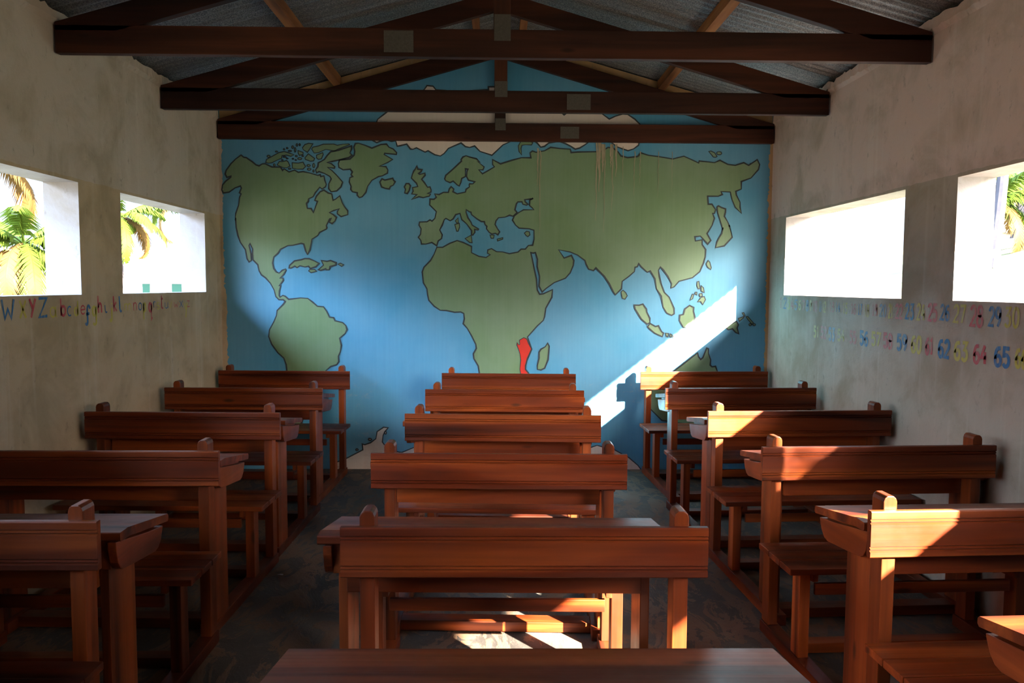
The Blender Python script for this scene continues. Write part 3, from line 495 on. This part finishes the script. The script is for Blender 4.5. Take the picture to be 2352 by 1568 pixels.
# ------------------------------------------------------------------ school desk: bench and desk joined by floor runners
def make_desk():
    t = empty('school_desk')
    # backrest board with beaded grooves, face towards the viewer
    fz = [.745, .760, .763,.768,.772, .774,.779,.783, .851, .855,.860,.864, .866,.871,.875, .896]
    fy = [.003, 0,    0,   .007, .0005, .0005, .007, 0,   0,    0,   .007, .0005, .0005, .007, 0,    0]
    pts = list(zip(fy, fz)) + [(.003,.900),(.022,.900),(.025,.897),(.025,.748),(.022,.745)]
    pts[0] = (.003,.745)
    pts.insert(1, (0,.748))
    bm = bmesh.new(); add_prism(bm, pts, -.558, .558, 'x'); link('backrest', bm, WX, t)
    for s in (-1, 1):
        X = lambda a, b_: (min(s*a, s*b_), max(s*a, s*b_))
        # rear post with a rounded head standing above the backrest
        bm = bmesh.new(); xa, xb = X(.458,.504); k = .014
        add_prism(bm, [(xa,.055),(xb,.055),(xb,.925),(xb-.004,.936),(xb-.013,.944),(xa+.013,.944),(xa+.004,.936),(xa,.925)], .0255, .100, 'y', .003)
        link('rear_post', bm, WZ, t)
        box_obj('seat_leg', WZ, t, xa, xb, -.305, -.23, .055, .424)
        bm = bmesh.new(); add_prism(bm, [(-.325,.424),(.024,.424),(.024,.365),(-.19,.365),(-.235,.385),(-.325,.392)], *X(.4335,.4575), 'x', .002); link('seat_rail', bm, WY, t)
        box_obj('desk_leg', WZ, t, *X(.476,.506), -.885, -.70, .055, .70)
        bm = bmesh.new(); add_prism(bm, [(-.90,.70),(-.565,.70),(-.565,.7565),(-.90,.796)], *X(.490,.5195), 'x', .001)
        link('side_panel', bm, WY, t)
        ck = [(-.920,.797),(-.917,.765),(-.907,.725),(-.892,.703),(-.875,.693),(-.78,.682),(-.68,.673),(-.625,.668),(-.598,.676),(-.576,.698),(-.562,.73),(-.558,.742),(-.68,.757)]
        bm = bmesh.new(); add_prism(bm, ck, *X(.52,.548), 'x', .003); link('side_bracket', bm, WY, t)
        box_obj('floor_runner', WY, t, *X(.447,.512), -.905, .104, 0., .055, bev=.004)
    bm = bmesh.new()
    for a in range(3): add_box(bm, -.56, .56, -.335+a*.118, -.335+a*.118+.114, .425, .452, bev=.004)
    link('seat', bm, WX, t)
    top = [(-.925,.826),(-.922,.830),(-.87,.832),(-.868,.828),(-.864,.831),(-.557,.786),(-.55,.779),(-.55,.765),(-.557,.758),(-.86,.800),(-.918,.800),(-.925,.806)]
    bm = bmesh.new(); add_prism(bm, top, -.565, .565, 'x'); link('desktop', bm, WX, t)
    box_obj('front_board', WX, t, -.4755, .4755, -.902, -.882, .638, .799)
    box_obj('shelf', WX, t, -.4755, .4755, -.881, -.58, .66, .678)
    box_obj('front_rail', WX, t, -.4325, .4325, -.30, -.28, .325, .375)
    box_obj('foot_rail', WX, t, -.4465, .4465, -.83, -.745, .006, .054)
    box_obj('foot_rail', WX, t, -.4465, .4465, -.165, -.095, .006, .05)
    return t
def copy_tree(o, parent=None):
    c = o.copy(); C.objects.link(c)
    if parent: c.parent = parent
    for ch in [k for k in bpy.data.objects if k.parent == o and k.name in names0]: copy_tree(ch, c)
    return c
desk = make_desk()
names0 = {o.name for o in bpy.data.objects}
ROWN = ['nearest the camera', 'second from the camera', 'third from the camera', 'fourth from the camera', 'farthest from the camera']
SP = {'left': [(-1.786,2.425,0),(-1.775,3.462,0),(-1.793,4.53,-.025),(-1.787,5.612,-.025),(-1.803,6.745,-.035)],
      'middle': [(.0875,2.36,-.005),(.012,3.416,-.02),(.035,4.475,-.045),(.055,5.545,-.045),(.10,6.589,-.035)],
      'right': [(1.785,2.562,.05),(1.775,3.597,.05),(1.803,4.640,.05),(1.773,5.69,.05),(1.795,6.80,.045)]}
WHAT = {('right',0): 'reddish-brown school desk with a strongly sunlit backrest end, nearest in the right column',
 ('right',1): 'school desk in the right column with dappled sun on its backrest, second from the camera',
 ('right',2): 'school desk in the right column, third from the camera, backrest lit at its left end',
 ('right',3): 'school desk in the right column, fourth from the camera, backrest wholly in shade',
 ('right',4): 'school desk in the right column standing against the map wall',
 ('middle',0): 'large school desk in the middle column nearest the camera, desktop cut off by the frame',
 ('left',0): 'school desk in the left column nearest the camera, cut off by the left frame edge',
 ('left',4): 'school desk in the left column standing against the map wall', ('middle',4): 'school desk in the middle column standing against the map wall'}
first = True
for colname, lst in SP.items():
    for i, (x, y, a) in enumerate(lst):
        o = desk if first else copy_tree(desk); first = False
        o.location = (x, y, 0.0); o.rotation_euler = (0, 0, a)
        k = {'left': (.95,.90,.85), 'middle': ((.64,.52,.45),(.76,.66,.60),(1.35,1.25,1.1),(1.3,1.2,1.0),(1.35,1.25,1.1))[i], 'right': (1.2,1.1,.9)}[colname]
        for ch in o.children: ch.color = (*k, 1)      # wood tint set by column, and by row in the middle one
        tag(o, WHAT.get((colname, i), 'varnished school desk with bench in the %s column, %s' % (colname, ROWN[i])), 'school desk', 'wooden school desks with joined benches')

# scraps of paper on the floor
PAPER = plain('paper', (.75,.75,.80), .7)
for i, (x, y, r_, lab) in enumerate([(-1.305,4.97,.014,'white paper scrap on the aisle floor beside the left column'), (-1.21,4.40,.012,'thin paper scrap on the aisle floor closer to the camera')]):
    bm = bmesh.new(); rng = random.Random(i); n = 7
    vs = [bm.verts.new((r_*(1.6 if i else 1)*math.cos(6.283*k/n)*rng.uniform(.7,1.3), r_*math.sin(6.283*k/n)*rng.uniform(.7,1.3), rng.uniform(.001,.006))) for k in range(n)]
    c = bm.verts.new((0,0,.008))
    for k in range(n): bm.faces.new((vs[k], vs[(k+1)%n], c))
    o = link('paper_scrap', bm, PAPER); o.location = (x, y, 0); tag(o, lab, 'paper scrap', 'scraps on the floor')

# ------------------------------------------------------------------ outdoors
bm = bmesh.new(); G = {}
def gz(x, y):
    if x > 2.6: return -.35 + min(1., (x-2.6)/12.)*3.4
    return -.5
gx = [-90,-60,-40,-25,-15,-8,-4,-2.61,2.61,4,6,9,12,14.6,25,40,60,90]; gy = [-60,-40,-25,-12,-5,0,4,8,12,18,26,40,60,90]
for i, x in enumerate(gx):
    for j, y in enumerate(gy): G[i, j] = bm.verts.new((x, y, gz(x, y)))
for i in range(len(gx)-1):
    for j in range(len(gy)-1): bm.faces.new((G[i,j], G[i+1,j], G[i+1,j+1], G[i,j+1]))
bmesh.ops.recalc_face_normals(bm, faces=bm.faces)
struct('ground', bm, GROUND, 'bright sandy grass outside the windows')

def frond(az, droop, length, rng, dry=False):
    """one palm leaf: curved midrib with two rows of leaflets"""
    bm = bmesh.new(); d = Vector((math.cos(az), math.sin(az), 0)); n = 24; pts = []
    e0 = math.radians(rng.uniform(35, 65) - droop*70); e = e0; p = Vector((0,0,0))
    for i in range(n+1):
        pts.append(p.copy()); p = p + (d*math.cos(e)+Vector((0,0,1))*math.sin(e))*(length/n); e -= math.radians(2.6+droop*2.4)*(1+i/n)*.9
    side = Vector((-d.y, d.x, 0))
    for i in range(n):
        a, b_ = pts[i], pts[i+1]; w = .035*length/4*(1-i/n)+.006
        vs = [bm.verts.new(q) for q in (a-side*w, a+side*w, b_+side*w*.9, b_-side*w*.9)]; bm.faces.new(vs)
        vs2 = [bm.verts.new(q) for q in (a+Vector((0,0,w)), b_+Vector((0,0,w)))]
        bm.faces.new((vs[0], vs2[0], vs2[1], vs[3])); bm.faces.new((vs2[0], vs[1], vs[2], vs2[1]))
    for i in range(3, n):
        for h in (0, .5):
            for s in (-1, 1):
                a = pts[i].lerp(pts[min(n, i+1)], h); t = (pts[min(n, i+1)]-pts[i]).normalized()
                L = length*.22*math.sin(PI*min(1, (i+h)/n*.82+.12))*rng.uniform(.8, 1.1)
                q = (side*s*.8+t*.55+Vector((0,0,-.35-rng.random()*.4))).normalized(); w = t*.028
                m_ = a+q*L*.5+Vector((0,0,.03)); e_ = a+q*L+Vector((0,0,-.12*L))
                v = [bm.verts.new(k) for k in (a-w, a+w, m_+w, m_-w, e_)]
                bm.faces.new((v[0], v[1], v[2], v[3])); bm.faces.new((v[3], v[2], v[4]))
    return bm
def palm(loc, top, bend, label, n=13, length=3.2, rad=.15, seed=1):
    rng = random.Random(seed); t = empty('palm_tree', loc); tag(t, label, 'palm tree', 'coconut palms outside the windows')
    top = Vector(top)-Vector(loc); bend = Vector(bend); bm = bmesh.new(); rings = []
    m = 26
    for i in range(m+1):
        k = i/m; c = top*k + bend*(4*k*(1-k))*(1-k*.6); rr = rad*(1.35-.6*k if k > .04 else 1.8)*(1+.05*(i % 2))
        rings.append([bm.verts.new(c+Vector((math.cos(a*PI/5)*rr, math.sin(a*PI/5)*rr, 0))) for a in range(10)])
    for i in range(m):
        for a in range(10): bm.faces.new((rings[i][a], rings[i][(a+1)%10], rings[i+1][(a+1)%10], rings[i+1][a]))
    bm.faces.new(rings[-1]); link('trunk', bm, TRUNK, t)
    for k in range(n):
        o = link('frond', frond(k*2.4+rng.random()*.4, (k/n)**1.3, length*rng.uniform(.85,1.1), rng), LEAF if k < n-3 else LEAFD, t)
        o.location = top+Vector((0,0,.05))
    for k in range(5):
        bm = bmesh.new(); bmesh.ops.create_icosphere(bm, subdivisions=2, radius=.13)
        for v in bm.verts: v.co.z *= 1.25
        o = link('coconut', bm, LEAFD if k % 2 else LEAF, t, smooth=True); o.location = top+Vector((.25*math.cos(k*1.3), .25*math.sin(k*1.3), -.2))
    return t
palm((-6.7,13.2,-.5), (-7.6,13.0,2.2), (.2,0,0), 'low spreading coconut palm outside the nearer left window, trunk leaning', 17, 1.7, .13, 3)
palm((-10.6,16.3,-.5), (-10.1,16.0,4.1), (-.3,0,0), 'taller coconut palm with fronds hanging into the corner of the left window', 14, 2.0, .14, 5)
palm((-9.7,20.0,-.5), (-9.3,20.0,3.2), (0,.2,0), 'coconut palm at the left side of the far left window', 14, 1.7, .12, 8)
palm((-9.3,24.5,-.5), (-9.3,24.3,4.2), (0,.2,0), 'coconut palm at the right side of the far left window', 14, 1.9, .12, 6)
palm((11.23,18.0,gz(11.23,18)), (11.5,18.0,7.6), (.12,0,0), 'slim pale palm trunk curving up outside the right wall', 14, 2.8, .10, 9)
palm((12.35,20.2,gz(12.35,20)), (12.55,20.1,3.75), (.05,0,0), 'stocky coconut palm just behind the slim trunk', 18, 1.9, .16, 12)
palm((19.4,30.0,gz(19,30)), (19.7,30.0,5.4), (.3,0,0), 'distant palm on the rise beside the thatched hut', 14, 2.6, .16, 15)
# slender young tree whose small crown dapples the sun on one backrest
def young_tree(loc, crown, r, label):
    rng = random.Random(31); t = empty('young_tree', loc); tag(t, label, 'tree')
    H = Vector(crown)-Vector(loc); bm = bmesh.new(); R_ = []
    for i in range(13):
        k = i/12; c = H*k+Vector((.12*math.sin(k*3), .08*math.sin(k*4), 0)); rr = .035*(1-.75*k)
        R_.append([bm.verts.new(c+Vector((math.cos(a*PI/3)*rr, math.sin(a*PI/3)*rr, 0))) for a in range(6)])
    for i in range(12):
        for a in range(6): bm.faces.new((R_[i][a], R_[i][(a+1)%6], R_[i+1][(a+1)%6], R_[i+1][a]))
    link('trunk', bm, TRUNK, t)
    bm = bmesh.new()
    for k in range(170):
        p = Vector((rng.gauss(0,1), rng.gauss(0,1), rng.gauss(0,.8))); p = H+p.normalized()*r*rng.random()**.5
        a = Vector((rng.gauss(0,1), rng.gauss(0,1), rng.gauss(0,.6))).normalized(); b_ = a.orthogonal().normalized()
        L_ = .055; v = [bm.verts.new(p+q) for q in (-a*L_, -a*.1*L_+b_*L_*.42, a*L_, -a*.1*L_-b_*L_*.42)]
        bm.faces.new(v)
    link('foliage', bm, LEAF, t)
    return t
young_tree((6.98,-3.5,gz(6.98,0)), (6.94,-3.42,5.22), .30, 'slender young tree with a small leafy crown outside the right wall')

# white school block with turquoise doors, far left
bl = empty('school_block', (-18.5,40.,-.5)); tag(bl, 'long white building with turquoise doors beyond the left windows', 'building')
WH = matte('white_wall', (.55,.55,.54), .8); TEAL = matte('turquoise_paint', (.005,.0145,.013), .6); RF = matte('pale_roof', (.62,.62,.62), .6)
bm = bmesh.new(); add_box(bm, -9, 9, 0, 5, 0, 2.75); link('wall', bm, WH, bl)
bm = bmesh.new(); add_prism(bm, [(-.9,2.65),(5.6,2.65),(5.6,2.75),(2.4,4.0),(-.9,2.75)], -9.5, 9.5, 'x'); link('roof', bm, RF, bl)
for x, w in ((.9,.36),(2.35,.62),(-4.5,.8)): box_obj('door', TEAL, bl, x, x+w, -.05, .02, 0, 2.13, bev=0)
# thatched hut, far right
hu = empty('thatched_hut', (26.9,41.,3.05)); tag(hu, 'small hut with a thatched roof on the rise beyond the right window', 'hut')
bm = bmesh.new(); add_box(bm, -1.6, 1.6, -1.3, 1.3, 0, 1.5); link('wall', bm, plain('mud_wall', (.50,.42,.36), .9), hu)
bm = bmesh.new()
ring_ = [bm.verts.new((x, y, 1.35)) for x, y in ((-2.1,-1.8),(2.1,-1.8),(2.1,1.8),(-2.1,1.8))]; rd = [bm.verts.new((x, 0, 2.7)) for x in (-1., 1.)]
bm.faces.new((ring_[0], ring_[1], rd[1], rd[0])); bm.faces.new((ring_[2], ring_[3], rd[0], rd[1])); bm.faces.new((ring_[1], ring_[2], rd[1])); bm.faces.new((ring_[3], ring_[0], rd[0])); bm.faces.new(ring_[::-1])
link('roof', bm, plain('thatch', (.38,.30,.26), .95, var=.3), hu)

# ------------------------------------------------------------------ light: low sun through the right-hand windows, bright hazy sky
sd = bpy.data.lights.new('sun', 'SUN'); so = bpy.data.objects.new('sun', sd); C.objects.link(so)
sd.energy = SUN; sd.angle = math.radians(.6); sd.color = (1., .93, .80)
so.rotation_euler = Vector((-.78, 1., -.624)).to_track_quat('-Z', 'Y').to_euler(); so.location = (9, -6, 9)
w = bpy.data.worlds.new('World'); bpy.context.scene.world = w; w.use_nodes = True; nt = w.node_tree; nt.nodes.clear(); n = N(nt)
# bright high haze: whitish near the horizon, brightest well above the tree line and towards the sun; broad glow added behind-left to brighten the room
d = n.co('Generated')
up = n.sep(d)[2]
vr = n.node('ShaderNodeMapRange', interpolation_type='SMOOTHSTEP'); nt.links.new(up, vr.inputs[0])
for k_, v_ in zip((1, 2, 3, 4), (.02, .45, SKY0, SKY1)): vr.inputs[k_].default_value = v_
dt = n.node('ShaderNodeVectorMath', operation='DOT_PRODUCT'); nt.links.new(d, dt.inputs[0]); dt.inputs[1].default_value = Vector((-.55, -1., .52)).normalized()
glow = n.math('MULTIPLY', n.math('POWER', n.math('MAXIMUM', dt.outputs['Value'], 0.), 1.15), n.math('MULTIPLY', n.ramp(up, (.03, 0.), (.38, 1.)), GLOW))
d2 = n.node('ShaderNodeVectorMath', operation='DOT_PRODUCT'); nt.links.new(d, d2.inputs[0]); d2.inputs[1].default_value = Vector((.78, -1., .624)).normalized()
halo = n.math('MULTIPLY', n.math('POWER', n.math('MAXIMUM', d2.outputs['Value'], 0.), 26.), HALO)
rad = n.math('ADD', n.math('ADD', vr.outputs[0], glow), halo)
bg = n.node('ShaderNodeBackground'); ou = n.node('ShaderNodeOutputWorld')
tint = n.mix(n.ramp(up, (.0, 0.), (.45, 1.)), (.86, .98, 1.12), (.58, .86, 1.28))
tint = n.mix(n.math('MINIMUM', n.math('DIVIDE', halo, n.math('ADD', rad, .01)), 1.), tint, (1.15, 1.0, .82))
nt.links.new(tint, bg.inputs[0]); nt.links.new(rad, bg.inputs[1]); nt.links.new(bg.outputs[0], ou.inputs[0])
vs = bpy.context.scene.view_settings
bpy.context.scene.display_settings.display_device = 'sRGB'
vs.view_transform = 'Standard'; vs.look = 'None'; vs.exposure = EXPO; vs.gamma = 1; vs.use_curve_mapping = False
